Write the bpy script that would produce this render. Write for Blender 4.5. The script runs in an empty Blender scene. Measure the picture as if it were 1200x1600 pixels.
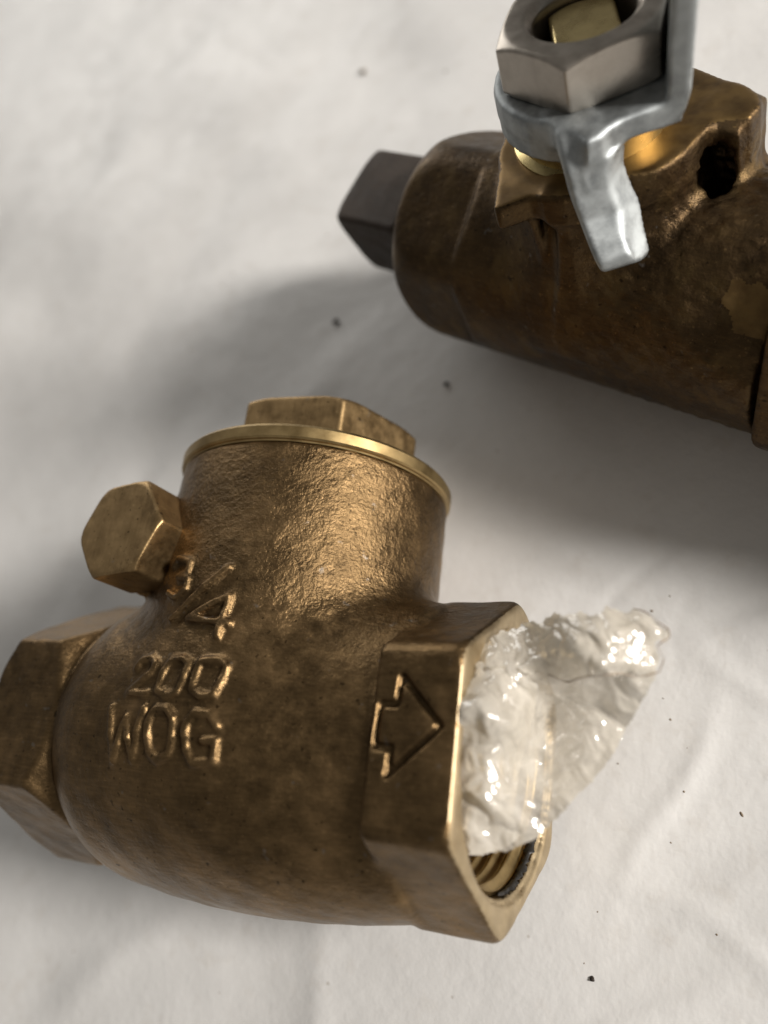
import bpy, math, random
import numpy as np
from mathutils import Matrix, Vector

MM = 0.001
random.seed(7)
rng = np.random.default_rng(7)
SC = bpy.context.scene
COL = SC.collection

# ------------------------------------------------------------------ camera
TABLE = 20.1                       # the check valve's axis lies this many mm above the paper
cam_d = bpy.data.cameras.new('camera')
cam_o = bpy.data.objects.new('camera', cam_d)
COL.objects.link(cam_o)
SC.camera = cam_o
right = Vector((0.8776, 0.1183, -0.4645))
up = Vector((0.0688, 0.9279, 0.3663))
back = Vector((0.4744, -0.3535, 0.8062))
pos = Vector((62.6546, -6.8963, 86.8401 + TABLE)) * MM
cam_o.matrix_world = Matrix(((right.x, up.x, back.x, pos.x), (right.y, up.y, back.y, pos.y),
                             (right.z, up.z, back.z, pos.z), (0, 0, 0, 1)))
cam_d.sensor_fit = 'VERTICAL'
cam_d.lens = 4.15
cam_d.sensor_height = 4.15 * 1600 / 1231.93
cam_d.sensor_width = cam_d.sensor_height * 0.75
cam_d.clip_start = 0.002
cam_d.clip_end = 20
cam_d.dof.use_dof = True
cam_d.dof.focus_distance = 0.092
cam_d.dof.aperture_fstop = 1.8
cam_d.dof.aperture_blades = 0

# ------------------------------------------------------------------ world and lamps (indoor work light plus an added far fill)
W = bpy.data.worlds.new('World')
SC.world = W
W.use_nodes = True
bg = W.node_tree.nodes['Background']
bg.inputs[0].default_value = (1.0, 0.945, 0.87, 1)
bg.inputs[1].default_value = 0.17

def area(name, frm, to, sx, sy, power, col):
    l = bpy.data.lights.new(name, 'AREA')
    l.shape = 'RECTANGLE'
    l.size, l.size_y = sx, sy
    l.energy = power
    l.color = col
    o = bpy.data.objects.new(name, l)
    COL.objects.link(o)
    o.location = frm
    d = Vector(to) - Vector(frm)
    o.rotation_euler = d.to_track_quat('-Z', 'Y').to_euler()
    return o

area('key_lamp', (0.66, 0.07, 0.33), (0.01, 0.04, 0.0), 0.145, 0.145, 8.2, (1.0, 0.945, 0.88))
area('far_fill', (-0.62, 0.95, 0.40), (-0.06, 0.12, 0.0), 0.7, 0.4, 3.3, (1.0, 0.97, 0.92))  # added fill, brightens the far paper and its sheen; no lamp known there

vs = SC.view_settings
vs.view_transform = 'Standard'
vs.look = 'None'
vs.exposure = 0
vs.gamma = 1
SC.cycles.max_bounces = 12
SC.cycles.transparent_max_bounces = 24
SC.cycles.use_denoising = True

# ------------------------------------------------------------------ helpers
def link(name, me, parent=None, mat=None):
    o = bpy.data.objects.new(name, me)
    COL.objects.link(o)
    if parent is not None:
        o.parent = parent
    if mat is not None:
        for m in (mat if isinstance(mat, (list, tuple)) else [mat]):
            me.materials.append(m)
    return o

def tag(o, label=None, cat=None, group=None, kind=None):
    for k, v in (('label', label), ('category', cat), ('group', group), ('kind', kind)):
        if v:
            o[k] = v
    return o

def mesh_np(name, V, Q, smooth=True):
    me = bpy.data.meshes.new(name)
    V = np.asarray(V, np.float32)
    Q = np.asarray(Q, np.int32)
    k = Q.shape[1]
    me.vertices.add(len(V))
    me.vertices.foreach_set('co', (V * MM).astype(np.float32).ravel())
    me.loops.add(Q.size)
    me.loops.foreach_set('vertex_index', Q.ravel())
    me.polygons.add(len(Q))
    me.polygons.foreach_set('loop_start', np.arange(len(Q), dtype=np.int32) * k)
    me.polygons.foreach_set('loop_total', np.full(len(Q), k, np.int32))
    me.polygons.foreach_set('use_smooth', np.full(len(Q), smooth))
    me.update(calc_edges=True)
    me.validate()
    return me

def surface_nets(F, lo, h):
    """Quads of the zero level of the sampled field F (negative inside)."""
    S = F < 0
    n = np.array(F.shape)
    idx = None
    c = np.zeros(n - 1, np.int8)
    for dx in (0, 1):
        for dy in (0, 1):
            for dz in (0, 1):
                c += S[dx:n[0] - 1 + dx, dy:n[1] - 1 + dy, dz:n[2] - 1 + dz]
    act = (c > 0) & (c < 8)
    cells = np.argwhere(act)
    vid = np.full(n - 1, -1, np.int32)
    vid[act] = np.arange(len(cells))
    P = np.zeros((len(cells), 3))
    cnt = np.zeros(len(cells))
    corners = [(a, b, d) for a in (0, 1) for b in (0, 1) for d in (0, 1)]
    vals = {k: F[cells[:, 0] + k[0], cells[:, 1] + k[1], cells[:, 2] + k[2]].astype(np.float64) for k in corners}
    for k in corners:
        for ax in range(3):
            if k[ax] == 0:
                k2 = list(k); k2[ax] = 1; k2 = tuple(k2)
                a, b = vals[k], vals[k2]
                m = (a < 0) != (b < 0)
                t = np.where(m, a / np.where(m, a - b, 1), 0)
                for j in range(3):
                    P[:, j] += np.where(m, k[j] + (t if j == ax else 0), 0)
                cnt += m
    P = P / cnt[:, None] + cells
    V = P * h + np.array(lo)
    quads = []
    for ax in range(3):
        a1, a2 = (ax + 1) % 3, (ax + 2) % 3
        s0 = [slice(1, -1)] * 3
        s0[ax] = slice(0, n[ax] - 1)
        s1 = list(s0)
        s1[ax] = slice(1, n[ax])
        A, B = S[tuple(s0)], S[tuple(s1)]
        for sign in (0, 1):
            E = np.argwhere((A & ~B) if sign == 0 else (~A & B))
            if not len(E):
                continue
            E[:, a1] += 1
            E[:, a2] += 1
            q = []
            for d1, d2 in ((-1, -1), (0, -1), (0, 0), (-1, 0)):
                e = E.copy()
                e[:, a1] += d1
                e[:, a2] += d2
                q.append(vid[e[:, 0], e[:, 1], e[:, 2]])
            q = np.stack(q if sign == 0 else q[::-1], 1)
            quads.append(q)
    Q = np.concatenate(quads)
    return V, Q

def sdf(name, fn, lo, hi, h, parent, mat, pick=None):
    """Mesh of the solid fn(x, y, z) < 0; pick(centres, normals) gives material slots."""
    ax = [np.arange(lo[i] - 2 * h, hi[i] + 2.5 * h, h, dtype=np.float32) for i in range(3)]
    X, Y, Z = ax[0][:, None, None], ax[1][None, :, None], ax[2][None, None, :]
    F = np.broadcast_to(fn(X, Y, Z), (len(ax[0]), len(ax[1]), len(ax[2]))).astype(np.float32)
    V, Q = surface_nets(F, (ax[0][0], ax[1][0], ax[2][0]), h)
    me = mesh_np(name, V, Q)
    o = link(name, me, parent, mat)
    if pick is not None:
        p = V[Q]
        c = p.mean(1)
        nn = np.cross(p[:, 2] - p[:, 0], p[:, 3] - p[:, 1])
        nn /= np.linalg.norm(nn, axis=1)[:, None] + 1e-9
        me.polygons.foreach_set('material_index', pick(c, nn).astype(np.int32))
    return o

def smin(a, b, k):
    g = np.clip(0.5 + 0.5 * (b - a) / k, 0, 1)
    return b + (a - b) * g - k * g * (1 - g)

def smax(a, b, k):
    return -smin(-a, -b, k)

def hexd(u, v, af, rot=0.0, k=0.3, n=6):
    """Signed distance to a regular prism with half flat distance af; corners of the outline rounded by k."""
    d = None
    for i in range(n):
        a = rot + (i + 0.5) * 2 * math.pi / n
        e = u * math.cos(a) + v * math.sin(a) - af
        d = e if d is None else (smax(d, e, k) if k > 0 else np.maximum(d, e))
    return d

def strokes2d(x, y, lines):
    """Distance in a plane to a set of polylines."""
    d = None
    for L in lines:
        for (x0, y0), (x1, y1) in zip(L[:-1], L[1:]):
            px, py = x - x0, y - y0
            bx, by = x1 - x0, y1 - y0
            t = np.clip((px * bx + py * by) / (bx * bx + by * by + 1e-9), 0, 1)
            e = np.sqrt((px - bx * t) ** 2 + (py - by * t) ** 2)
            d = e if d is None else np.minimum(d, e)
    return d

def poly2d(x, y, P):
    """Signed distance to a polygon (negative inside)."""
    d = np.full(np.broadcast(x, y).shape, 1e9, np.float32)
    s = np.ones_like(d)
    n = len(P)
    for i in range(n):
        (xi, yi), (xj, yj) = P[i], P[i - 1]
        ex, ey = xj - xi, yj - yi
        wx, wy = x - xi, y - yi
        t = np.clip((wx * ex + wy * ey) / (ex * ex + ey * ey), 0, 1)
        d = np.minimum(d, (wx - ex * t) ** 2 + (wy - ey * t) ** 2)
        c1, c2, c3 = y >= yi, y < yj, (ex * wy) > (ey * wx)
        f = (c1 & c2 & c3) | (~c1 & ~c2 & ~c3)
        s = np.where(f, -s, s)
    return s * np.sqrt(d)

def lathe(name, prof, n, axis, parent, mat, closed=False, smooth=True, sharp=25):
    """Revolve (radius, height) pairs about the named axis."""
    V, Q = [], []
    m = len(prof)
    for i in range(n):
        a = 2 * math.pi * i / n
        for r, z in prof:
            c, s = r * math.cos(a), r * math.sin(a)
            V.append({'X': (z, c, s), 'Y': (s, z, c), 'Z': (c, s, z)}[axis])
    for i in range(n):
        j = (i + 1) % n
        for k in range(m if closed else m - 1):
            k2 = (k + 1) % m
            Q.append((i * m + k, j * m + k, j * m + k2, i * m + k2))
    me = mesh_np(name, V, Q, smooth)
    me.set_sharp_from_angle(angle=math.radians(sharp))
    return link(name, me, parent, mat)

# ------------------------------------------------------------------ materials
class NT:
    def __init__(self, name):
        self.m = bpy.data.materials.new(name)
        self.m.use_nodes = True
        self.t = self.m.node_tree
        self.b = self.t.nodes['Principled BSDF']
        self.out = self.t.nodes['Material Output']
        tc = self.n('ShaderNodeTexCoord')
        mp = self.n('ShaderNodeVectorMath', operation='SCALE')
        mp.inputs['Scale'].default_value = 1000.0          # millimetres
        self.l(tc.outputs['Object'], mp.inputs[0])
        self.mm = mp.outputs[0]
    def n(self, kind, **kw):
        x = self.t.nodes.new(kind)
        for k, v in kw.items():
            setattr(x, k, v)
        return x
    def l(self, a, b):
        self.t.links.new(a, b)
    def stretch(self, sx, sy, sz):
        x = self.n('ShaderNodeVectorMath', operation='MULTIPLY')
        self.l(self.mm, x.inputs[0])
        x.inputs[1].default_value = (sx, sy, sz)
        return x.outputs[0]
    def noise(self, scale, detail=3.0, rough=0.55, vec=None, dist=0.0):
        x = self.n('ShaderNodeTexNoise')
        self.l(vec if vec is not None else self.mm, x.inputs['Vector'])
        x.inputs['Scale'].default_value = scale
        x.inputs['Detail'].default_value = detail
        x.inputs['Roughness'].default_value = rough
        x.inputs['Distortion'].default_value = dist
        return x.outputs['Fac']
    def voro(self, scale, feature='F1', vec=None):
        x = self.n('ShaderNodeTexVoronoi', feature=feature)
        self.l(vec if vec is not None else self.mm, x.inputs['Vector'])
        x.inputs['Scale'].default_value = scale
        return x.outputs['Distance']
    def ramp(self, fac, *stops):
        x = self.n('ShaderNodeValToRGB')
        e = x.color_ramp.elements
        while len(e) < len(stops):
            e.new(0.5)
        for i, (p, c) in enumerate(stops):
            e[i].position = p
            e[i].color = c if len(c) == 4 else (*c, 1)
        self.l(fac, x.inputs[0])
        return x.outputs[0]
    def val(self, fac, a, b, lo=0.0, hi=1.0):
        x = self.n('ShaderNodeMapRange')
        self.l(fac, x.inputs[0])
        for i, v in enumerate((lo, hi, a, b)):
            x.inputs[i + 1].default_value = v
        return x.outputs[0]
    def mix(self, fac, a, b, mode='MIX'):
        x = self.n('ShaderNodeMix', data_type='RGBA', blend_type=mode)
        if isinstance(fac, float):
            x.inputs[0].default_value = fac
        else:
            self.l(fac, x.inputs[0])
        for s, v in ((6, a), (7, b)):
            if isinstance(v, tuple):
                x.inputs[s].default_value = (*v, 1)
            else:
                self.l(v, x.inputs[s])
        return x.outputs[2]
    def math(self, op, a, b=None):
        x = self.n('ShaderNodeMath', operation=op)
        for i, v in enumerate((a, b)):
            if v is None:
                continue
            if isinstance(v, (int, float)):
                x.inputs[i].default_value = v
            else:
                self.l(v, x.inputs[i])
        return x.outputs[0]
    def bump(self, h, strength, dist_mm, prev=None):
        x = self.n('ShaderNodeBump')
        x.inputs['Strength'].default_value = strength
        x.inputs['Distance'].default_value = dist_mm * MM
        self.l(h, x.inputs['Height'])
        if prev is not None:
            self.l(prev, x.inputs['Normal'])
        return x.outputs[0]
    def fin(self, col=None, rough=None, metal=None, normal=None):
        for key, v in (('Base Color', col), ('Roughness', rough), ('Metallic', metal), ('Normal', normal)):
            if v is None:
                continue
            s = self.b.inputs[key]
            if isinstance(v, (int, float)):
                s.default_value = v
            elif isinstance(v, tuple):
                s.default_value = (*v, 1)
            else:
                self.l(v, s)
        return self.m

def cast_metal(name, light, mid, dark, rough=(0.36, 0.56), grain=1.9, gstr=0.55, gdist=0.16, streak=(0.25, 3.0, 3.0), pits=0.0, metal=0.95,
               swell=0.3, axis=None, flecks=0.25, edge=0.15, tint=None):
    """Cast copper alloy: blotchy oxide, rubbed bright edges, dirt in the corners; grain can be coarser past a height on one axis."""
    t = NT(name)
    big = t.noise(0.10, 4, 0.6)
    blot = t.noise(0.45, 5, 0.65)
    st = t.noise(1.0, 3, 0.6, t.stretch(*streak))
    f = t.math('ADD', t.math('MULTIPLY', big, 0.5), t.math('MULTIPLY', blot, 0.3))
    f = t.math('ADD', f, t.math('MULTIPLY', st, 0.2))
    col = t.ramp(f, (0.36, dark), (0.50, mid), (0.66, light))
    if tint is not None:
        col = t.mix(t.val(t.noise(0.17, 3, 0.6, t.stretch(1.3, 0.8, 1.1)), 0, 0.7, 0.52, 0.68), col, tint)
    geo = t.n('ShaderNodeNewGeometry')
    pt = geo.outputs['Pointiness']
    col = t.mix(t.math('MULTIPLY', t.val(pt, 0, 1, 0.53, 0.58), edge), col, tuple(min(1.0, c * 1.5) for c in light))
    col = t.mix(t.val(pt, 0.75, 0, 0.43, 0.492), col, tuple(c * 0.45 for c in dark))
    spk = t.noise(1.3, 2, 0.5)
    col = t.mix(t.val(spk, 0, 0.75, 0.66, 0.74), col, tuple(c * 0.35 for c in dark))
    grey = t.noise(0.6, 2, 0.5, t.stretch(1, 1.1, 0.9))
    col = t.mix(t.val(grey, 0, 0.35, 0.70, 0.78), col, (0.30, 0.30, 0.29))
    flk = t.noise(1.5, 3, 0.7, t.stretch(1.0, 1.15, 0.9))
    col = t.mix(t.val(flk, 0, flecks, 0.62, 0.70), col, tuple(min(1.0, c * 1.7) for c in light))
    r = t.val(blot, rough[0], rough[1], 0.3, 0.7)
    g = t.noise(grain, 4, 0.66)
    g2 = t.noise(grain * 0.45, 2, 0.5)
    hgt = t.math('ADD', t.math('MULTIPLY', g, 0.65), t.math('MULTIPLY', g2, 0.6))
    if axis is not None:
        sep = t.n('ShaderNodeSeparateXYZ')
        t.l(t.mm, sep.inputs[0])
        hgt = t.math('MULTIPLY', hgt, t.val(t.math('ADD', sep.outputs[axis[0]], t.val(blot, -3, 3, 0.3, 0.7)), axis[1], 1.0, axis[2], axis[3]))
    nb = t.bump(hgt, gstr, gdist)
    nb = t.bump(st, 0.22, 0.09, nb)
    nb = t.bump(t.noise(0.28, 2, 0.5), swell, 0.3, nb)
    if pits:
        pv = t.voro(0.75)
        nb = t.bump(t.ramp(pv, (0.0, (0, 0, 0)), (0.4, (1, 1, 1))), pits, 0.35, nb)
    return t.fin(col, r, metal, nb)

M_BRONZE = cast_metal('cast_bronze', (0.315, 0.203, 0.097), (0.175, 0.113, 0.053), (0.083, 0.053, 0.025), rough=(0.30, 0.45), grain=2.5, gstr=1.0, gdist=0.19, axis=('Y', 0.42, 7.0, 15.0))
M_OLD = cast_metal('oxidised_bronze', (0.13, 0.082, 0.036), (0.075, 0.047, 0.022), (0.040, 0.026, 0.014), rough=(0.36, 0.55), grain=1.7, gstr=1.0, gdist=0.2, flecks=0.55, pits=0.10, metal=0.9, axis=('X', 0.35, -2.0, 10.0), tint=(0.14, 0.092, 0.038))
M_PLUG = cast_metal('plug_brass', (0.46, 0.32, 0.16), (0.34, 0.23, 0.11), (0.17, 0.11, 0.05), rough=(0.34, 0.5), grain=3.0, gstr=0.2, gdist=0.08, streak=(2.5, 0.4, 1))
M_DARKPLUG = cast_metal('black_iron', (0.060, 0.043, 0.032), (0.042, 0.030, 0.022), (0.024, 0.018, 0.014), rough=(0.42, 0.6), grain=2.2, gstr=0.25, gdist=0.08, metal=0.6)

def machined(name, col, dark, rough, ring=None, metal=0.95):
    t = NT(name)
    b = t.noise(0.35, 4, 0.6)
    c = t.ramp(b, (0.32, dark), (0.6, col))
    nb = t.bump(t.noise(6.0, 2, 0.5), 0.12, 0.03)
    return t.fin(c, t.val(b, rough[0], rough[1], 0.3, 0.7), metal, nb)

M_FACE = machined('machined_bronze', (0.50, 0.40, 0.255), (0.38, 0.29, 0.17), (0.42, 0.55))
M_FLANGE = machined('turned_brass', (0.42, 0.305, 0.145), (0.28, 0.195, 0.085), (0.34, 0.46))
M_PAD = machined('milled_brass', (0.21, 0.135, 0.055), (0.13, 0.08, 0.034), (0.40, 0.52))
M_STEM = machined('bright_brass', (0.70, 0.57, 0.28), (0.52, 0.41, 0.19), (0.24, 0.34))
M_ZINC = machined('zinc_plate', (0.46, 0.49, 0.50), (0.27, 0.29, 0.30), (0.50, 0.66))
M_STEEL = machined('steel_nut', (0.48, 0.44, 0.39), (0.33, 0.295, 0.255), (0.27, 0.42))

def plain(name, col, rough=0.7, metal=0.0):
    t = NT(name)
    c = t.ramp(t.noise(2.0, 3, 0.6), (0.3, tuple(x * 0.6 for x in col)), (0.7, col))
    return t.fin(c, rough, metal, t.bump(t.noise(3.0, 2, 0.5), 0.4, 0.1))

M_CRUMB = plain('dark_grit', (0.035, 0.025, 0.018))
M_CRUMB2 = plain('brown_grit', (0.24, 0.18, 0.12))
M_GUNK = plain('black_sealant', (0.02, 0.018, 0.016), 0.45)
M_TABLE = plain('table_wood', (0.30, 0.20, 0.12), 0.6)

def paper_mat():
    t = NT('white_paper')
    a = t.noise(0.035, 4, 0.6)
    b = t.noise(0.22, 5, 0.62)
    col = t.ramp(a, (0.35, (0.69, 0.685, 0.675)), (0.65, (0.78, 0.775, 0.765)))
    sm = t.val(b, 0.0, 0.5, 0.56, 0.78)
    col = t.mix(sm, col, (0.60, 0.57, 0.53))
    spk = t.voro(0.16)
    col = t.mix(t.val(spk, 0.5, 0.0, 0.02, 0.05), col, (0.25, 0.20, 0.14))
    fib = t.noise(0.9, 4, 0.7)
    col = t.mix(t.val(fib, 0.0, 0.12, 0.5, 0.72), col, (0.56, 0.545, 0.53))
    ring = t.noise(0.055, 3, 0.55, dist=0.4)
    crease = t.math('ABSOLUTE', t.math('SUBTRACT', ring, 0.5))
    nb = t.bump(t.val(crease, 1.0, 0.0, 0.0, 0.06), 0.03, 0.5)
    nb = t.bump(t.noise(0.13, 4, 0.6), 0.35, 0.7, nb)
    nb = t.bump(t.noise(1.3, 5, 0.7), 0.32, 0.07, nb)
    t.b.inputs['Specular IOR Level'].default_value = 0.45
    return t.fin(col, t.val(b, 0.36, 0.5, 0.3, 0.7), 0.0, nb)

M_PAPER = paper_mat()

def film_mat():
    t = NT('clear_film')
    t.t.nodes.remove(t.b)
    nb = t.bump(t.noise(0.9, 2, 0.5, dist=1.0), 0.6, 0.22)
    tr = t.n('ShaderNodeBsdfTransparent')
    tr.inputs[0].default_value = (0.97, 0.93, 0.86, 1)
    df = t.n('ShaderNodeBsdfDiffuse')
    df.inputs[0].default_value = (0.88, 0.835, 0.745, 1)
    tl = t.n('ShaderNodeBsdfTranslucent')
    tl.inputs[0].default_value = (0.88, 0.82, 0.71, 1)
    gl = t.n('ShaderNodeBsdfGlossy')
    gl.inputs['Roughness'].default_value = 0.12
    for x in (df, tl, gl):
        t.l(nb, x.inputs['Normal'])
    m1 = t.n('ShaderNodeMixShader'); m1.inputs[0].default_value = 0.5
    t.l(df.outputs[0], m1.inputs[1]); t.l(tl.outputs[0], m1.inputs[2])
    m2 = t.n('ShaderNodeMixShader')
    t.l(t.val(t.noise(0.3, 3, 0.6), 0.74, 1.0, 0.38, 0.60), m2.inputs[0])
    t.l(tr.outputs[0], m2.inputs[1]); t.l(m1.outputs[0], m2.inputs[2])
    fr = t.n('ShaderNodeFresnel'); fr.inputs[0].default_value = 1.5
    t.l(nb, fr.inputs['Normal'])
    m3 = t.n('ShaderNodeMixShader')
    t.l(t.math('ADD', fr.outputs[0], 0.10), m3.inputs[0])
    t.l(m2.outputs[0], m3.inputs[1]); t.l(gl.outputs[0], m3.inputs[2])
    t.l(m3.outputs[0], t.out.inputs['Surface'])
    return t.m

M_FILM = film_mat()

# ------------------------------------------------------------------ setting: table and paper
def table():
    me = bpy.data.meshes.new('table_top')
    x0, x1, y0, y1, z0, z1 = -900, 700, -500, 1100, -34, -4.0
    V = [(x, y, z) for z in (z0, z1) for (x, y) in ((x0, y0), (x1, y0), (x1, y1), (x0, y1))]
    Q = [(3, 2, 1, 0), (4, 5, 6, 7), (0, 1, 5, 4), (1, 2, 6, 5), (2, 3, 7, 6), (3, 0, 4, 7)]
    me = mesh_np('table_top', V, Q, False)
    tag(link('table_top', me, None, M_TABLE), 'brown table top under the paper', None, None, 'structure')
table()

def tri(t):
    return np.abs((t % 1.0) * 2 - 1) * 2 - 1

def paper_height(x, y):
    """Gentle sag and soft creases of the sheet, mm; flat near the valves so that they rest on it."""
    h = np.zeros_like(x)
    r = np.random.default_rng(3)
    x0, y0 = x, y
    x = x0 + 4 * np.sin(y0 * 0.07) + 1.6 * np.sin(y0 * 0.21 + x0 * 0.08)
    y = y0 + 4 * np.sin(x0 * 0.06 + 1) + 1.6 * np.sin(x0 * 0.19 - y0 * 0.1)
    for k in range(9):
        a = r.uniform(0, math.pi)
        f = r.uniform(0.008, 0.03)
        h += 0.6 * r.uniform(0.15, 0.4) / (f * 60) * np.sin((x * math.cos(a) + y * math.sin(a)) * f * 6.28 + r.uniform(0, 6.28))
    # long soft ridges running away from the camera on the far side
    for (cx, cy, a, w, L, amp) in ((-60, 150, 2.2, 9, 40, 0.9), (-105, 150, 1.0, 14, 50, 1.4), (-35, 165, 0.9, 8, 40, -0.8),
                                   (-130, 95, 0.6, 12, 50, 1.2), (0, 150, 2.0, 9, 40, 0.8), (-70, 100, 1.0, 9, 40, -0.7),
                                   (60, -10, 0.5, 2.0, 16, 0.3), (47, -18, -0.6, 1.6, 14, 0.25), (24, -33, 0.3, 2.5, 22, 0.3),
                                   (60, 8, 2.2, 1.6, 12, 0.3), (38, 30, 2.4, 1.5, 10, 0.35), (46, 26, 0.9, 1.3, 8, -0.35),
                                   (-35, 55, 0.8, 5, 30, 0.8), (-70, 40, 1.1, 6, 40, -0.9), (-5, -30, 1.6, 3, 20, 0.4),
                                   (-45, -40, 0.8, 4, 30, 0.6), (57, 20, 0.2, 1.2, 10, -0.4), (45, -2, 0.9, 1.5, 12, 0.35)):
        u = (x - cx) * math.cos(a) + (y - cy) * math.sin(a)
        v = -(x - cx) * math.sin(a) + (y - cy) * math.cos(a)
        h += amp * np.exp(-(v / w) ** 2 - (u / L) ** 2)
    # a few crisp creases in the near sheet
    for (cx, cy, a, w, L, amp) in ((58, -8, 0.55, 0.9, 9, 0.30), (52, -20, -0.35, 0.8, 7, -0.28), (63, 8, 1.9, 0.9, 8, 0.30), (40, -27, 0.2, 0.9, 8, 0.25),
                                   (36, 31, 2.3, 0.8, 5, 0.45), (44, 25, 0.7, 0.9, 4, 0.40), (51, 17, 1.3, 0.9, 6, -0.30), (20, -36, 0.1, 1.0, 10, 0.3),
                                   (-20, -42, 0.6, 1.2, 14, 0.35), (10, -40, 2.6, 1.0, 9, -0.3), (56, 28, 2.8, 0.9, 6, 0.3)):
        u = (x - cx) * math.cos(a) + (y - cy) * math.sin(a)
        v = -(x - cx) * math.sin(a) + (y - cy) * math.cos(a)
        h += 0.6 * amp * np.exp(-np.abs(v) / w - (u / L) ** 2)
    # flatten where things stand
    x, y = x0, y0
    near = np.exp(-(((x - 0) / 42) ** 2 + ((y - 8) / 34) ** 2) ** 2) + np.exp(-(((x - 45) / 50) ** 2 + ((y - 66) / 30) ** 2) ** 2)
    return (h - 0.9) * np.clip(1 - near, 0.0, 1) - 0.05

def paper():
    # denser rows near the camera
    def ax(a, b, c, d, fine, coarse):
        return np.concatenate([np.arange(a, b, coarse), np.arange(b, c, fine), np.arange(c, d + coarse, coarse)])
    xs = ax(-520, -150, 90, 330, 0.8, 8)
    ys = ax(-230, -60, 200, 720, 0.8, 8)
    X, Y = np.meshgrid(xs, ys, indexing='ij')
    Z = paper_height(X, Y)
    V = np.stack([X, Y, Z], 2).reshape(-1, 3)
    n0, n1 = X.shape
    I = np.arange(n0 * n1).reshape(n0, n1)
    Q = np.stack([I[:-1, :-1], I[1:, :-1], I[1:, 1:], I[:-1, 1:]], 2).reshape(-1, 4)
    o = link('paper_sheet', mesh_np('paper_sheet', V, Q), None, M_PAPER)
    tag(o, 'wrinkled white paper sheet spread under both valves and the plastic', 'paper')
paper()

# ------------------------------------------------------------------ check valve (front)
CV = bpy.data.objects.new('check_valve', None)
COL.objects.link(CV)
CV.location = (0, 0, TABLE * MM)
tag(CV, 'bronze swing check valve marked 200 WOG lying on its side', 'valve')

TEXT = [
    [(-7.39, 5.3), (-6.85, 6.22), (-5.33, 6.55), (-4.2, 5.83), (-4.53, 4.78), (-6.04, 3.55), (-7.31, 2.42), (-4.35, 2.31)],
    [(-1.88, 6.23), (-2.72, 4.4), (-2.65, 2.81), (-1.14, 2.21), (0.26, 2.64), (0.77, 4.22), (0.88, 5.95), (-0.22, 6.5), (-1.88, 6.23)],
    [(2.47, 6.27), (2.18, 4.55), (2.39, 3.01), (3.85, 2.31), (5.22, 2.57), (5.66, 4.1), (5.83, 5.92), (4.81, 6.46), (2.47, 6.27)],
    [(-9.48, 0.62), (-8.0, -4.99), (-6.7, -0.4), (-5.0, -4.79), (-3.9, 0.75)],
    [(-2.3, 0.63), (-2.95, -0.76), (-2.54, -3.77), (-1.08, -4.6), (0.39, -3.94), (0.81, -2.17), (0.64, -0.13), (-0.53, 0.82), (-2.3, 0.63)],
    [(6.28, -0.55), (5.2, 0.57), (3.41, 0.58), (2.56, -0.71), (2.63, -3.12), (3.78, -4.47), (6.22, -4.25), (6.39, -2.05), (4.9, -2.21)],
    [(-6.6, 18.3), (-5.4, 19.0), (-3.2, 18.4), (-3.2, 17.1), (-4.9, 16.6), (-2.9, 16.2), (-2.8, 14.9), (-4.5, 14.0), (-6.2, 14.7)],
    [(-4.09, 11.29), (2.98, 17.43)],
    [(3.55, 9.2), (3.75, 14.0), (-1.35, 11.25), (4.5, 10.75)],
]
ARROW = [[(30.2, 1.4), (25.5, 6.1), (25.2, 3.3), (23.4, 3.3), (23.2, -0.9), (25.1, -0.9), (24.9, -3.6), (30.2, 1.4)]]

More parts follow.
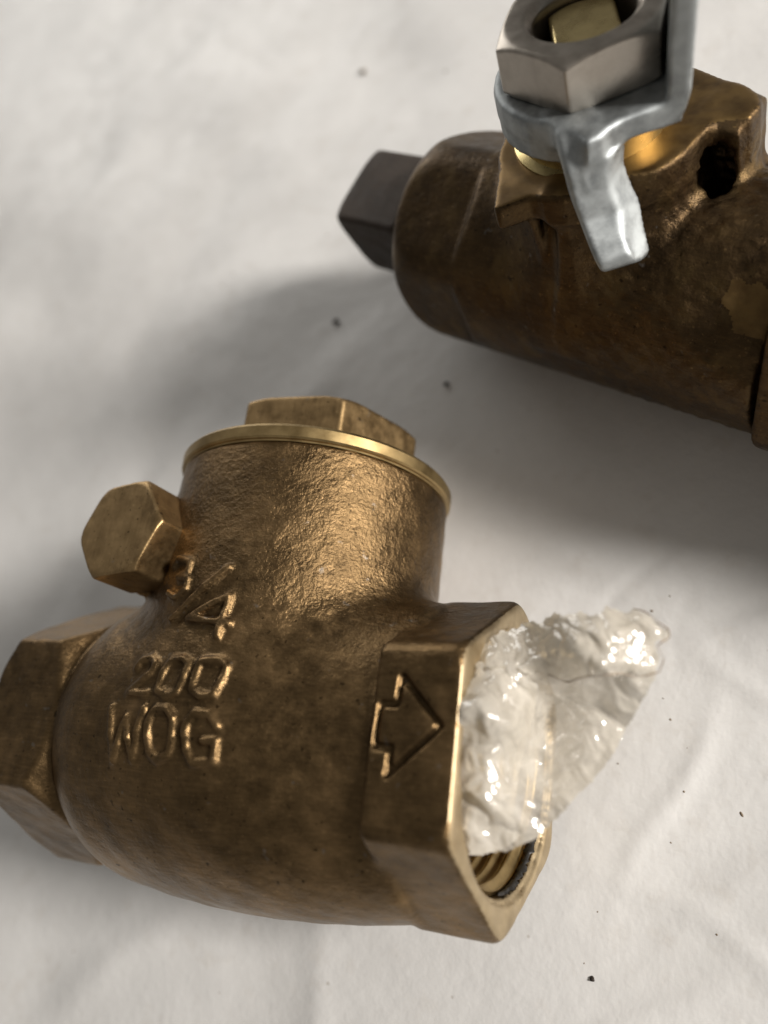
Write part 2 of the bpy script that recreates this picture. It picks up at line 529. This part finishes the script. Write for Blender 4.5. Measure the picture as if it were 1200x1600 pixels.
def cv_body(X, Y, Z):
    rho = np.sqrt(Y * Y + Z * Z)
    # cast barrel, a little flatter towards the right end
    sx = np.clip((X - 3) / 18, 0, 1)
    zs = 1 + 0.165 * sx * sx * (3 - 2 * sx)
    rho2 = np.sqrt(Y * Y + (Z * zs) ** 2)
    r = 20.05 - 0.0042 * (X + 1) ** 2 - 2.6 * np.clip((-16.0 - X) / 8.0, 0, 1) ** 2
    barrel = smax((rho2 - r) * 0.97, np.maximum(X - 24, -28 - X), 1.2)
    # bonnet
    rb = 19.05 - 0.006 * np.clip(Y - 10, 0, 30)
    bon = smax(np.sqrt(X * X + Z * Z) - rb, np.maximum(Y - 33.95, -Y), 0.25)
    d = smin(barrel, bon, 3.2)
    # boss under the side plug
    bs = smax(np.sqrt((X + 14.0) ** 2 + (Y - 22.5) ** 2) - 6.6, np.maximum(Z - 13.6, -Z), 0.6)
    d = smin(d, bs, 1.6)
    # end hexagons: a corner points along +Y
    rn = smax(hexd(Y, Z, 16.02, 0.0, 0.8), np.maximum(X - 32.08, 22.4 - X), 0.7)
    rn = smax(rn, (rho - 17.5 + (X - 32.08) * 0.9) * 0.74, 0.5)
    rn = smax(rn, rho - 18.3, 0.5)
    ln = smax(hexd(Y, Z, 16.02, 0.0, 0.4), np.maximum(X + 23.0, -36.4 - X), 0.6)
    ln = smax(ln, (rho - 15.3 + (X + 23.0) * 1.05) * 0.69, 0.35)
    ln = smax(ln, (rho - 16.4 - (X + 36.4) * 0.95) * 0.725, 0.35)
    ln = smax(ln, rho - 18.6, 0.5)
    d = smin(d, rn, 0.5)
    d = smin(d, ln, 0.6)
    # raised cast characters follow the body
    sel = strokes2d(X[:, :, :], Y[:, :, :], TEXT)
    let = smax(sel - 0.42, d - 0.54 - 0.2 * np.clip((Y - 8) / 3, 0, 1) - 0.08 * np.sin(X * 1.9 + 2.2 * np.sin(Y * 1.3)), 0.40)
    let = np.maximum(let, 6 - Z)
    d = smin(d, let, 0.45)
    # sunk arrow outline on the upper flat
    ar = strokes2d(X, Y, ARROW)
    cut = smax(ar - 0.31, 15.35 - Z, 0.3)
    d = smax(d, -cut, 0.3)
    # bore
    d = np.maximum(d, -np.maximum(np.sqrt(Y * Y + Z * Z) - 13.9, 6 - X))
    d = np.maximum(d, -np.maximum(np.sqrt(Y * Y + Z * Z) - 13.2, X + 20))
    # counterbore of the right mouth
    d = smax(d, -np.maximum(np.sqrt(Y * Y + Z * Z) - 14.5, 31.5 - X), 0.2)
    # small lumps of the casting
    d = d + 0.05 * np.sin(X * 1.1 + 1.3 * np.sin(Y * 0.7)) * np.sin(Y * 0.9 + np.sin(Z * 0.8)) * np.sin(Z * 1.0 + 0.5)
    return d

def cv_pick(c, n):
    return ((c[:, 0] > 31.2) & (n[:, 0] > 0.75)) | ((c[:, 0] > 31.2) & (np.hypot(c[:, 1], c[:, 2]) < 14.7))

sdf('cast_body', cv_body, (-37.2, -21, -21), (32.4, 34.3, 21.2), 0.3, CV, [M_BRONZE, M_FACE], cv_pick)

# threaded mouth: helical ridges
def thread(name, x0, x1, pitch, r_in, depth, parent, mat):
    n = 160
    m = int((x1 - x0) / (pitch / 12))
    V, Q = [], []
    for j in range(m + 1):
        x = x0 + (x1 - x0) * j / m
        for i in range(n):
            a = 2 * math.pi * i / n
            ph = (x / pitch - i / n) % 1.0
            r = r_in + depth * min(1.0, max(0.0, 1.25 * abs(ph * 2 - 1) - 0.1))
            V.append((x, r * math.cos(a), r * math.sin(a)))
    for j in range(m):
        for i in range(n):
            k = (i + 1) % n
            Q.append((j * n + i, (j + 1) * n + i, (j + 1) * n + k, j * n + k))
    return link(name, mesh_np(name, V, Q), parent, mat)
thread('threaded_bore', 8.0, 30.3, 1.81, 12.75, 1.1, CV, M_FLANGE)

# dark seat disc deep in the bore
lathe('clapper', [(0.01, 7.6), (12.0, 7.6), (13.9, 8.2), (13.9, 6.5), (0.01, 6.5)], 48, 'X', CV, M_PLUG)

# smear of sealant along the first thread, low on the far side
def gunk():
    V, Q = [], []
    n = 60
    for i in range(n + 1):
        a = math.radians(183 + 75 * i / n)
        w = 0.5 + 0.35 * math.sin(i * 0.9) * math.sin(i * 0.37 + 1) + 0.15 * math.sin(i * 2.3)
        w *= min(1, i / 5, (n - i) / 8) + 0.02
        for s, dr in ((-1, 0.0), (-0.4, -0.28), (0.5, -0.3), (1, 0.0)):
            r = 13.75 + dr - 0.1
            V.append((30.95 + s * w * 0.8, r * math.cos(a), r * math.sin(a)))
    for i in range(n):
        for k in range(3):
            Q.append((i * 4 + k, i * 4 + k + 1, i * 4 + 5 + k, i * 4 + 4 + k))
    link('thread_sealant', mesh_np('thread_sealant', V, Q), CV, M_GUNK)
gunk()

# cap: turned flange and hexagon head
cap = lathe('cap', [(0.01, 34.05), (18.8, 34.02), (18.9, 34.2), (19.15, 34.28), (19.36, 34.5), (19.42, 35.8), (19.1, 36.25), (13.5, 36.5), (0.01, 36.5)], 160, 'Y', CV, M_FLANGE)
def cap_hex(X, Y, Z):
    d = hexd(Z, X, 12.15, math.radians(-48 + 90) - math.pi / 6 + math.pi / 6, 0.35)
    d = smax(d, np.maximum(Y - 44.2, 36.0 - Y), 0.5)
    return smax(d, (np.sqrt(X * X + Z * Z) - 12.7 + (Y - 44.2) * 1.6) * 0.53, 0.3)
sdf('cap_hexagon', cap_hex, (-14.5, 35.8, -14.5), (14.5, 44.4, 14.5), 0.25, cap, M_PLUG)

# side plug: hexagon head bolt for the hinge pin
def side_plug(X, Y, Z):
    u, v = X + 14.0, Y - 22.4
    d = hexd(u, v, 6.15, math.radians(6), 0.25)
    d = smax(d, np.maximum(Z - 21.6, 14.0 - Z), 0.3)
    r = np.sqrt(u * u + v * v)
    d = smax(d, (r - 6.3 + (Z - 21.6) * 1.5) * 0.555, 0.15)
    d = smax(d, (r - 6.35 + (14.1 - Z) * 1.7) * 0.51, 0.2)
    return d
sdf('side_plug', side_plug, (-21.5, 15, 13.6), (-6.5, 30, 21.9), 0.2, CV, M_PLUG)
wash = lathe('plug_washer', [(4.0, 13.4), (6.5, 13.4), (6.75, 13.6), (6.5, 13.95), (4.0, 14.05)], 64, 'Z', CV, M_PLUG)
wash.location = (-14.0 * MM, 22.4 * MM, 0)

# ------------------------------------------------------------------ ball valve (back)
BV = bpy.data.objects.new('ball_valve', None)
COL.objects.link(BV)
U = Vector((0.8848, -0.4656, -0.0163)); Vv = Vector((0.4507, 0.8642, -0.2238)); D = Vector((0.1183, 0.1907, 0.9745))
BV.matrix_world = Matrix(((U.x, Vv.x, D.x, 41.41 * MM), (U.y, Vv.y, D.y, 67.07 * MM),
                          (U.z, Vv.z, D.z, (TABLE - 4.23) * MM), (0, 0, 0, 1)))
tag(BV, 'tarnished brown bronze ball valve with grey handle bracket and square plugged end', 'valve')

PAD = [(5.0, 11.4), (8.5, 10.3), (12.8, 8.7), (15.1, 6.9), (16.5, 5.1), (16.3, 3.1), (13.0, 1.9), (13.0, 0.7), (12.7, -3.6), (12.0, -5.7),
       (11.2, -7.2), (8.4, -8.9), (3.3, -13.2), (-0.5, -14.1), (-3.3, -17.1), (-4.4, -16.7), (-6.2, -13.6), (-9.1, -8.2), (-12, 0), (-10, 8), (-4, 12)]
SEAM = 26.0
RB = 15.66
def bv_body(S, T, H):
    rho = np.sqrt(T * T + H * H)
    e = np.clip((-24.5 - S) / 5.5, 0, 1)
    r = RB - 2.6 * (1 - np.sqrt(np.clip(1 - e * e, 0, 1)))
    cyl = (rho - r) * 0.93
    octo = hexd(T, H, 14.35, 0.61, 0.4, 6)
    octo = octo - 3.0 * np.clip((S + 17) / 3, 0, 1)
    cyl = smax(cyl, octo, 0.5)
    # worn flat by the seam
    fl = (0.2 * S - 0.78 * T + 0.60 * H) - 18.6
    cyl = smax(cyl, fl, 0.3)
    cyl = smax(cyl, np.maximum(S - SEAM, -30.0 - S), 0.5)
    # stem boss with milled pad, broader towards the foot
    rc = 11.3 + 0.20 * np.clip(20 - H, 0, 20)
    col = smax(np.sqrt(S * S + T * T) - rc, np.maximum(H - 21.4, -H), 0.6)
    d = smin(cyl, col, 2.6)
    p2 = poly2d(S, T, PAD)
    wall = smax(p2 + 0.7 - 0.10 * np.clip(20 - H, 0, 20), np.maximum(np.maximum(H - 21.4, -H), 1.5 - S), 0.6)
    d = smin(d, wall, 1.8)
    pad = smax(p2 + 0.5, np.maximum(H - 21.9, 18.8 - H), 0.5)
    d = smin(d, pad, 2.2)
    lug = smax(np.maximum(np.abs(S - 13.7) - 2.4, np.abs(T - 4.6) - 3.4), np.maximum(H - 21.7, -H), 0.8)
    d = smin(d, lug, 1.6)
    rib = np.sqrt((S + 1.5 + 0 * H) ** 2 + (T + 13.0 - 0.15 * (18 - H)) ** 2) - 0.7
    rib = np.maximum(rib, np.maximum(H - 18.5, 10 - H))
    d = smin(d, rib, 0.6)
    # casting pit in the lug
    pit = (((S - 14.1 + 0.12 * (H - 15)) / 1.9) ** 4 + ((T - 1.4) / 2.8) ** 4 + ((H - 14.4) / 5.6) ** 4) ** 0.25 - 1
    pit = pit + 0.10 * np.sin(S * 2.7 + H) * np.sin(H * 2.1 + 1.3 * np.sin(S * 1.9)) + 0.06 * np.sin(H * 4.3 + T * 3)
    d = smax(d, -pit * 2.0, 0.35)
    # threads for the plug
    d = np.maximum(d, -np.maximum(rho - 8.6, S + 24))
    # rough skin on the right half
    k = np.clip((S - 2) / 8, 0, 1)
    k = k * np.clip((20.5 - H) / 3, 0, 1)
    d = d + (0.025 + 0.12 * k) * np.sin(S * 1.7 + 1.7 * np.sin(T * 1.1)) * np.sin(T * 1.9 + np.sin(H * 1.3)) * np.sin(H * 1.8 + 1.1 * np.sin(S * .9))
    return d
def bv_pick(c, n):
    flat = (n[:, 2] > 0.9) & (c[:, 2] > 21.0)
    tan = 0.598 * c[:, 1] + 0.777 * c[:, 2]
    worn = (n @ np.array([0.199, -0.777, 0.598]) > 0.9) & (c[:, 0] > 20.6 + 0.8 * np.clip(1.0 - tan, 0, 9) + 0.25 * np.sin(c[:, 2] * 2.3)) & (tan > -1.8) & (tan < 3.6 + 0.2 * np.sin(c[:, 0] * 3))
    return flat | worn
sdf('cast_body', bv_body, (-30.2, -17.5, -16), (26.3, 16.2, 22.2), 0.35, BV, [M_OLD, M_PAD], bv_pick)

def end_cap(S, T, H):
    rho = np.sqrt(T * T + H * H)
    d = smax(hexd(T, H, 15.9, 0.35, 0.8), np.maximum(S - 48, SEAM + 0.7 - S), 0.6)
    d = smax(d, rho - 17.4, 0.5)
    d = smin(d, smax(rho - 13.5, np.maximum(S - 92, SEAM - 0.6 - S), 0.2), 0.2)  # unseen pipe past the hexagon, added so the valve's shadow reaches further
    return np.maximum(d, -np.maximum(rho - 12, 30 - S))
sdf('end_connector', end_cap, (SEAM - 0.8, -18, -18), (92.3, 18, 18), 0.4, BV, M_OLD)

# square head pipe plug
def sq_plug(S, T, H):
    a = math.radians(31)
    T = T - 0.5
    H = H - 0.6
    u = -T * math.cos(a) + H * math.sin(a)
    v = T * math.sin(a) + H * math.cos(a)
    d = smax((np.abs(u + v) * 0.7071 - 7.0), (np.abs(u - v) * 0.7071 - 7.0), 0.9)
    d = smax(d, np.maximum(-47.4 - S, S + 33.5), 0.8)
    rho = np.sqrt(T * T + H * H)
    d = smax(d, (rho - 8.6 - (S + 47.2) * 1.6) * 0.53, 0.9)
    neck = smax(rho - 7.4, np.maximum(-33.8 - S, S + 25), 0.2)
    return smin(d, neck, 0.3)
sdf('pipe_plug', sq_plug, (-48.8, -11.4, -11.4), (-24.8, 11.4, 11.4), 0.3, BV, M_DARKPLUG)

# gland, stem, nut and handle lean a little from the pad: their own frame
NU = Vector((0.8775, -0.4745, -0.0695)); NV = Vector((0.4527, 0.8674, -0.2066)); ND = Vector((0.1584, 0.1499, 0.9759))
NUT_C = (40.0552, 67.0095, 16.0449)
NM = Matrix(((NU.x, NV.x, ND.x, NUT_C[0] * MM), (NU.y, NV.y, ND.y, NUT_C[1] * MM), (NU.z, NV.z, ND.z, NUT_C[2] * MM), (0, 0, 0, 1)))
def lean(o):
    o.matrix_local = BV.matrix_world.inverted() @ NM
    return o
lean(lathe('gland_ring', [(4.8, 21.7), (9.3, 21.7), (9.4, 21.9), (9.3, 22.4), (8.9, 22.6), (8.4, 22.9), (8.4, 26.4), (4.8, 26.4)], 96, 'Z', BV, M_STEM))
NUT_ROT = -1.22
NR = 9.62
def nut(S, T, H):
    r = np.sqrt(S * S + T * T)
    d = hexd(S, T, NR * 0.866, NUT_ROT, 0.15)
    d = smax(d, np.maximum(H - 36.0, 30.25 - H), 0.25)
    d = smax(d, (r - 8.3 + (H - 36.0) * 1.73) * 0.5, 0.2)
    d = smax(d, (r - 9.0 + (30.25 - H) * 1.73) * 0.5, 0.2)
    d = smax(d, -(r - 5.25), 0.15)
    return smax(d, -(r - 6.1 + (36.0 - H)) * 0.7, 0.15)
lean(sdf('hex_nut', nut, (-10, -10, 30.1), (10, 10, 36.2), 0.2, BV, M_STEEL))
def stem(S, T, H):
    a = math.radians(38)
    u = S * math.cos(a) + T * math.sin(a)
    r = np.sqrt(S * S + T * T)
    d = smax(r - 4.95, np.abs(u) - 3.5, 0.15)
    return smax(d, np.maximum(H - 34.2, 21 - H), 0.4)
lean(sdf('stem', stem, (-5.2, -5.2, 20.8), (5.2, 5.2, 36.6), 0.2, BV, M_STEM))

# pressed steel handle bracket: plate with a stop tab turned down and an arm turned up
def handle(S, T, H):
    w = 0.71 * S + 0.704 * T
    n = 0.704 * S - 0.71 * T
    th = 1.35
    P = [(10.4 * math.cos(math.radians(a)), 10.4 * math.sin(math.radians(a))) for a in range(250, 115, -12)]
    P += [(-3.6, 13.6), (-2.0, 13.3), (-1.0, 12.5), (0.4, 12.0), (1.5, 11.9), (6.4, 11.9), (9.6, 3.0), (11.0, -8.0)]
    p2 = poly2d(w, n, P)
    plate = smax(p2, np.abs(H - 28.85) - th, 0.5)
    # rounded tail turned down into a short skirt that runs into the stop tab
    skirt = smax(np.abs(p2 + 1.2) - 1.2, np.maximum(H - 29.5, 25.2 - H), 0.5)
    skirt = np.maximum(skirt, np.maximum(w + 4.5, -n - 2.5))
    line = [(7.0, 28.85), (10.0, 28.7), (11.2, 27.9), (12.1, 26.5), (12.8, 24.2), (14.0, 21.2), (17.2, 18.0)]
    tabc = strokes2d(n, H, [line]) - th
    back = np.clip(14.2 + np.clip(25.2 - H, 0, 9) ** 1.25 * 0.33 - n, 0, 3.2) * (H < 27.6)
    ws = w - 0.012 * np.clip(28.0 - H, 0, 12) ** 2 - 0.03 * (28.0 - H) + 0.03 * np.sin(H * 1.4)
    tabw = np.maximum(-(ws + 5.9), ws + 2.0 - 0.85 * back)
    tab = smax(tabc, tabw, 0.6)
    d = smin(smin(plate, skirt, 0.5), tab, 1.2)
    m = 0.95 * w + 0.31 * n
    q = -0.31 * w + 0.95 * n
    armc = strokes2d(m, H, [[(5.5, 28.85), (7.8, 28.85), (9.0, 29.5), (9.4, 31.0), (10.4, 50), (14, 55), (36, 60)]]) - 1.2
    d = smin(d, smax(armc, np.abs(q - 0.2) - 9.4, 0.5), 0.4)
    return smax(d, -(np.sqrt(S * S + T * T) - 5.2), 0.2)
lean(sdf('handle_bracket', handle, (-13, -19, 15.5), (36, 40, 62), 0.3, BV, M_ZINC))

# ------------------------------------------------------------------ crumpled clear film stuffed in the mouth
FO = np.array([38.8685, 3.0014, 6.0 + TABLE]); E1 = np.array([0.958, 0.0959, -0.2701]); E2 = np.array([-0.0599, 0.9885, 0.1387]); E3 = np.array([0.2803, -0.1167, 0.9528])
CTRL = np.array([(-9.43, -11.71, 1.75), (-9.82, -2.54, 4.0), (-8.16, 8.53, 1.74), (-5.07, 9.81, 0.6), (-2.37, 10.42, 2.14), (3.9, 11.05, 4.5), (10.37, 8.78, 5.5),
                 (9.42, 4.97, 4.6), (7.31, 1.85, 2.79), (3.56, -3.07, 2.2), (-0.7, -6.74, 2.2), (-3.35, -9.77, 1.6), (-6.56, -11.33, 1.0), (-0.88, 1.26, -2.2),
                 (-2.2, -4.0, -0.6), (-4.79, 0.63, 6.2), (2.06, 7.66, 7.0), (-6.36, -6.23, 5.0), (2.6, 0.2, 1.6), (-7.0, 4.0, 5.6), (4.5, 3.2, 3.2)])
def rbf(x, y):
    P = CTRL[:, :2]
    r = np.linalg.norm(P[:, None] - P[None], axis=2)
    phi = lambda r: np.sqrt(r * r + 1.5)
    A = phi(r) + np.eye(len(P)) * -0.02
    wts = np.linalg.solve(A, CTRL[:, 2] - CTRL[:, 2].mean())
    out = np.full_like(x, CTRL[:, 2].mean())
    for i in range(len(P)):
        out += wts[i] * phi(np.hypot(x - P[i, 0], y - P[i, 1]))
    return out
def crumple(x, y, seed, amp):
    r = np.random.default_rng(seed)
    wx = x + 0.8 * np.sin(y * 0.7 + seed) + 0.35 * np.sin(y * 1.9 + x * 0.8)
    wy = y + 0.8 * np.sin(x * 0.6 + 2 * seed) + 0.35 * np.sin(x * 1.7 - y * 0.9)
    h = np.zeros_like(x)
    for k in range(9):
        a = (0.45 if k % 3 else 1.7) + r.uniform(-0.6, 0.6)
        f = 0.07 * 1.40 ** k
        h += amp * 1.6 / (1.48 ** k) * tri((wx * math.cos(a) + wy * math.sin(a)) * f + r.uniform(0, 1))
    return h
MAIN = [(-9.57, -12.19), (-10.02, -9.93), (-10.02, -2.55), (-9.73, 3.24), (-8.88, 7.2), (-7.13, 8.98), (-5.41, 9.82), (-4.37, 10.4), (-1.69, 10.74), (0.98, 11.0),
        (2.6, 10.6), (4.09, 10.6), (5.22, 10.9), (7.75, 10.8), (9.2, 10.0), (9.3, 8.0), (9.3, 6.4), (9.56, 5.09), (8.38, 3.6), (7.0, 0.9), (5.4, -1.7), (4.1, -3.6),
        (2.2, -5.4), (0.1, -7.4), (-1.5, -9.1), (-2.9, -10.3), (-5.8, -11.6)]
FLAP = [(-7.13, 8.98), (-5.41, 9.82), (-4.37, 10.4), (-1.69, 10.74), (0.98, 11.27), (2.6, 10.95), (4.09, 10.98), (5.22, 11.48), (7.75, 11.21), (9.39, 10.44), (10.4, 9.11),
        (10.51, 8.27), (9.53, 7.64), (9.81, 6.55), (9.56, 5.09), (7.25, 4.87), (4.44, 5.03), (1.23, 4.56), (-1.32, 5.24), (-3.27, 5.46), (-5.22, 6.14), (-7.93, 5.19)]
LOBE = [(-9.11, -11.7), (-9.88, -9.33), (-9.82, -2.54), (-9.33, 3.24), (-7.23, 5.84), (-4.6, 5.15), (-1.89, 4.14), (-2.49, 1.26), (-4.02, -3.75), (-4.84, -8.02), (-3.33, -9.18), (-5.93, -11.31)]
def film(name, poly, seed, amp, off, parent, edge=0.25):
    h = 0.15
    xs = np.arange(-11.5, 12.0, h)
    ys = np.arange(-13.5, 13.0, h)
    X, Y = np.meshgrid(xs, ys, indexing='ij')
    d = poly2d(X, Y, poly) + edge * np.clip((Y - 1) / 5, 0.15, 1) * (np.sin(X * 2.3 + seed) + 0.5 * np.sin(X * 5.1 + Y * 2.0))
    Z = rbf(X, Y) + crumple(X, Y, seed, amp) + off
    keep = d < 0
    I = np.full(X.shape, -1)
    I[keep] = np.arange(keep.sum())
    V = (FO + X[..., None] * E1 + Y[..., None] * E2 + Z[..., None] * E3)[keep]
    q = np.stack([I[:-1, :-1], I[1:, :-1], I[1:, 1:], I[:-1, 1:]], 2).reshape(-1, 4)
    q = q[(q >= 0).all(1)]
    V = V - np.array([38.0, 3.0, TABLE])
    me = mesh_np(name, V, q, True)
    return link(name, me, parent, M_FILM)
FB = bpy.data.objects.new('plastic_film', None)
COL.objects.link(FB)
FB.location = (38.0 * MM, 3.0 * MM, TABLE * MM)
tag(FB, 'crumpled clear plastic film stuffed in the threaded mouth of the check valve', 'plastic film')
film('film_sheet', MAIN, 11, 0.42, 0.0, FB)
film('folded_flap', FLAP, 5, 0.55, 0.9, FB)
film('folded_lobe', LOBE, 23, 0.50, 0.7, FB)

def film_edge(poly, seed, amp, off, parent):
    """Thin rolled hem of the flap, coloured brown because the film shows darker along its edge."""
    P = []
    for (a, b), (c, d) in zip(poly[:-1], poly[1:]):
        n = max(2, int(math.hypot(c - a, d - b) / 0.35))
        for k in range(n):
            P.append((a + (c - a) * k / n, b + (d - b) * k / n))
    P = np.array(P)
    x = P[:, 0] + 0.12 * np.sin(np.arange(len(P)) * 0.8)
    y = P[:, 1] + 0.12 * np.sin(np.arange(len(P)) * 0.63 + 1)
    z = rbf(x, y) + crumple(x, y, seed, amp) + off
    C = FO + x[:, None] * E1 + y[:, None] * E2 + z[:, None] * E3 - np.array([38.0, 3.0, TABLE])
    V, Q = [], []
    for i in range(len(C)):
        T = C[min(i + 1, len(C) - 1)] - C[max(i - 1, 0)]
        T = T / np.linalg.norm(T)
        A = np.cross(T, E3); A /= np.linalg.norm(A)
        B = np.cross(A, T)
        r = 0.055 + 0.035 * math.sin(i * 0.9) * math.sin(i * 0.31)
        for k in range(5):
            t = 2 * math.pi * k / 5
            V.append(C[i] + r * (math.cos(t) * A + math.sin(t) * B))
    for i in range(len(C) - 1):
        for k in range(5):
            k2 = (k + 1) % 5
            Q.append((i * 5 + k, i * 5 + k2, i * 5 + 5 + k2, i * 5 + 5 + k))
    link('rolled_hem', mesh_np('rolled_hem', V, Q), parent, M_HEM)
M_HEM = plain('film_hem', (0.34, 0.25, 0.17), 0.3)
film_edge(FLAP[8:19], 5, 0.55, 0.95, FB)

# ------------------------------------------------------------------ grit on the paper
def lump(name, x, y, r, mat, seed):
    q = np.random.default_rng(seed)
    import bmesh
    bm = bmesh.new()
    bmesh.ops.create_icosphere(bm, subdivisions=2, radius=1)
    V = np.array([v.co[:] for v in bm.verts])
    F = [[v.index for v in f.verts] for f in bm.faces]
    bm.free()
    V = V * (1 + 0.25 * np.sin(V @ q.uniform(-4, 4, (3, 1)) + q.uniform(0, 6))) * r * np.array([1, q.uniform(0.6, 1.0), 0.6])
    z = float(paper_height(np.array([x]), np.array([y]))[0])
    me = mesh_np(name, V, F, True)
    o = link(name, me, None, mat)
    o.location = (x * MM, y * MM, (z + r * 0.45) * MM)
    o.rotation_euler = (0, 0, q.uniform(0, 6))
    return o
tag(lump('crumb', -17.2, 82.1, 0.75, M_CRUMB, 1), 'dark brown crumb on the paper below the square plug', 'crumb')
tag(lump('crumb', 8.8, 63.2, 0.5, M_CRUMB, 2), 'small dark crumb on the paper between the two valves', 'crumb')
tag(lump('crumb', -21.7, 152.6, 0.85, M_CRUMB2, 3), 'pale brown crumb on the far paper left of the steel nut', 'crumb')
tag(lump('crumb', 36.0, -22.4, 0.32, M_CRUMB, 4), 'tiny black crumb alone on the paper at the bottom edge', 'crumb')

def grit():
    V, F = [], []
    pts = [(random.uniform(22, 62), random.uniform(-30, 30), random.choice([0.08, 0.10, 0.13, 0.17])) for _ in range(18)]
    pts += [(random.uniform(-70, 10), random.uniform(60, 160), random.uniform(0.12, 0.3)) for _ in range(18)]
    for (x, y, r) in pts:
        if abs(y) < 19 and x < 34:
            continue
        z = float(paper_height(np.array([x]), np.array([y]))[0]) + r * 0.3
        b = len(V)
        a = random.uniform(0, 3)
        L = random.uniform(1, 2.2)
        for k in range(6):
            t = a + k * math.pi / 3
            s = random.uniform(0.7, 1.2) * r
            cx, cy = s * math.cos(k * math.pi / 3) * L, s * math.sin(k * math.pi / 3)
            V.append((x + cx * math.cos(a) - cy * math.sin(a), y + cx * math.sin(a) + cy * math.cos(a), z - r * 0.3))
        V.append((x, y, z + r * 0.4))
        for k in range(6):
            F.append((b + k, b + (k + 1) % 6, b + 6))
    o = link('grit', mesh_np('grit', V, F, False), None, M_CRUMB2)
    tag(o, 'scattered specks of brown grit on the white paper', 'grit', None, 'stuff')
grit()
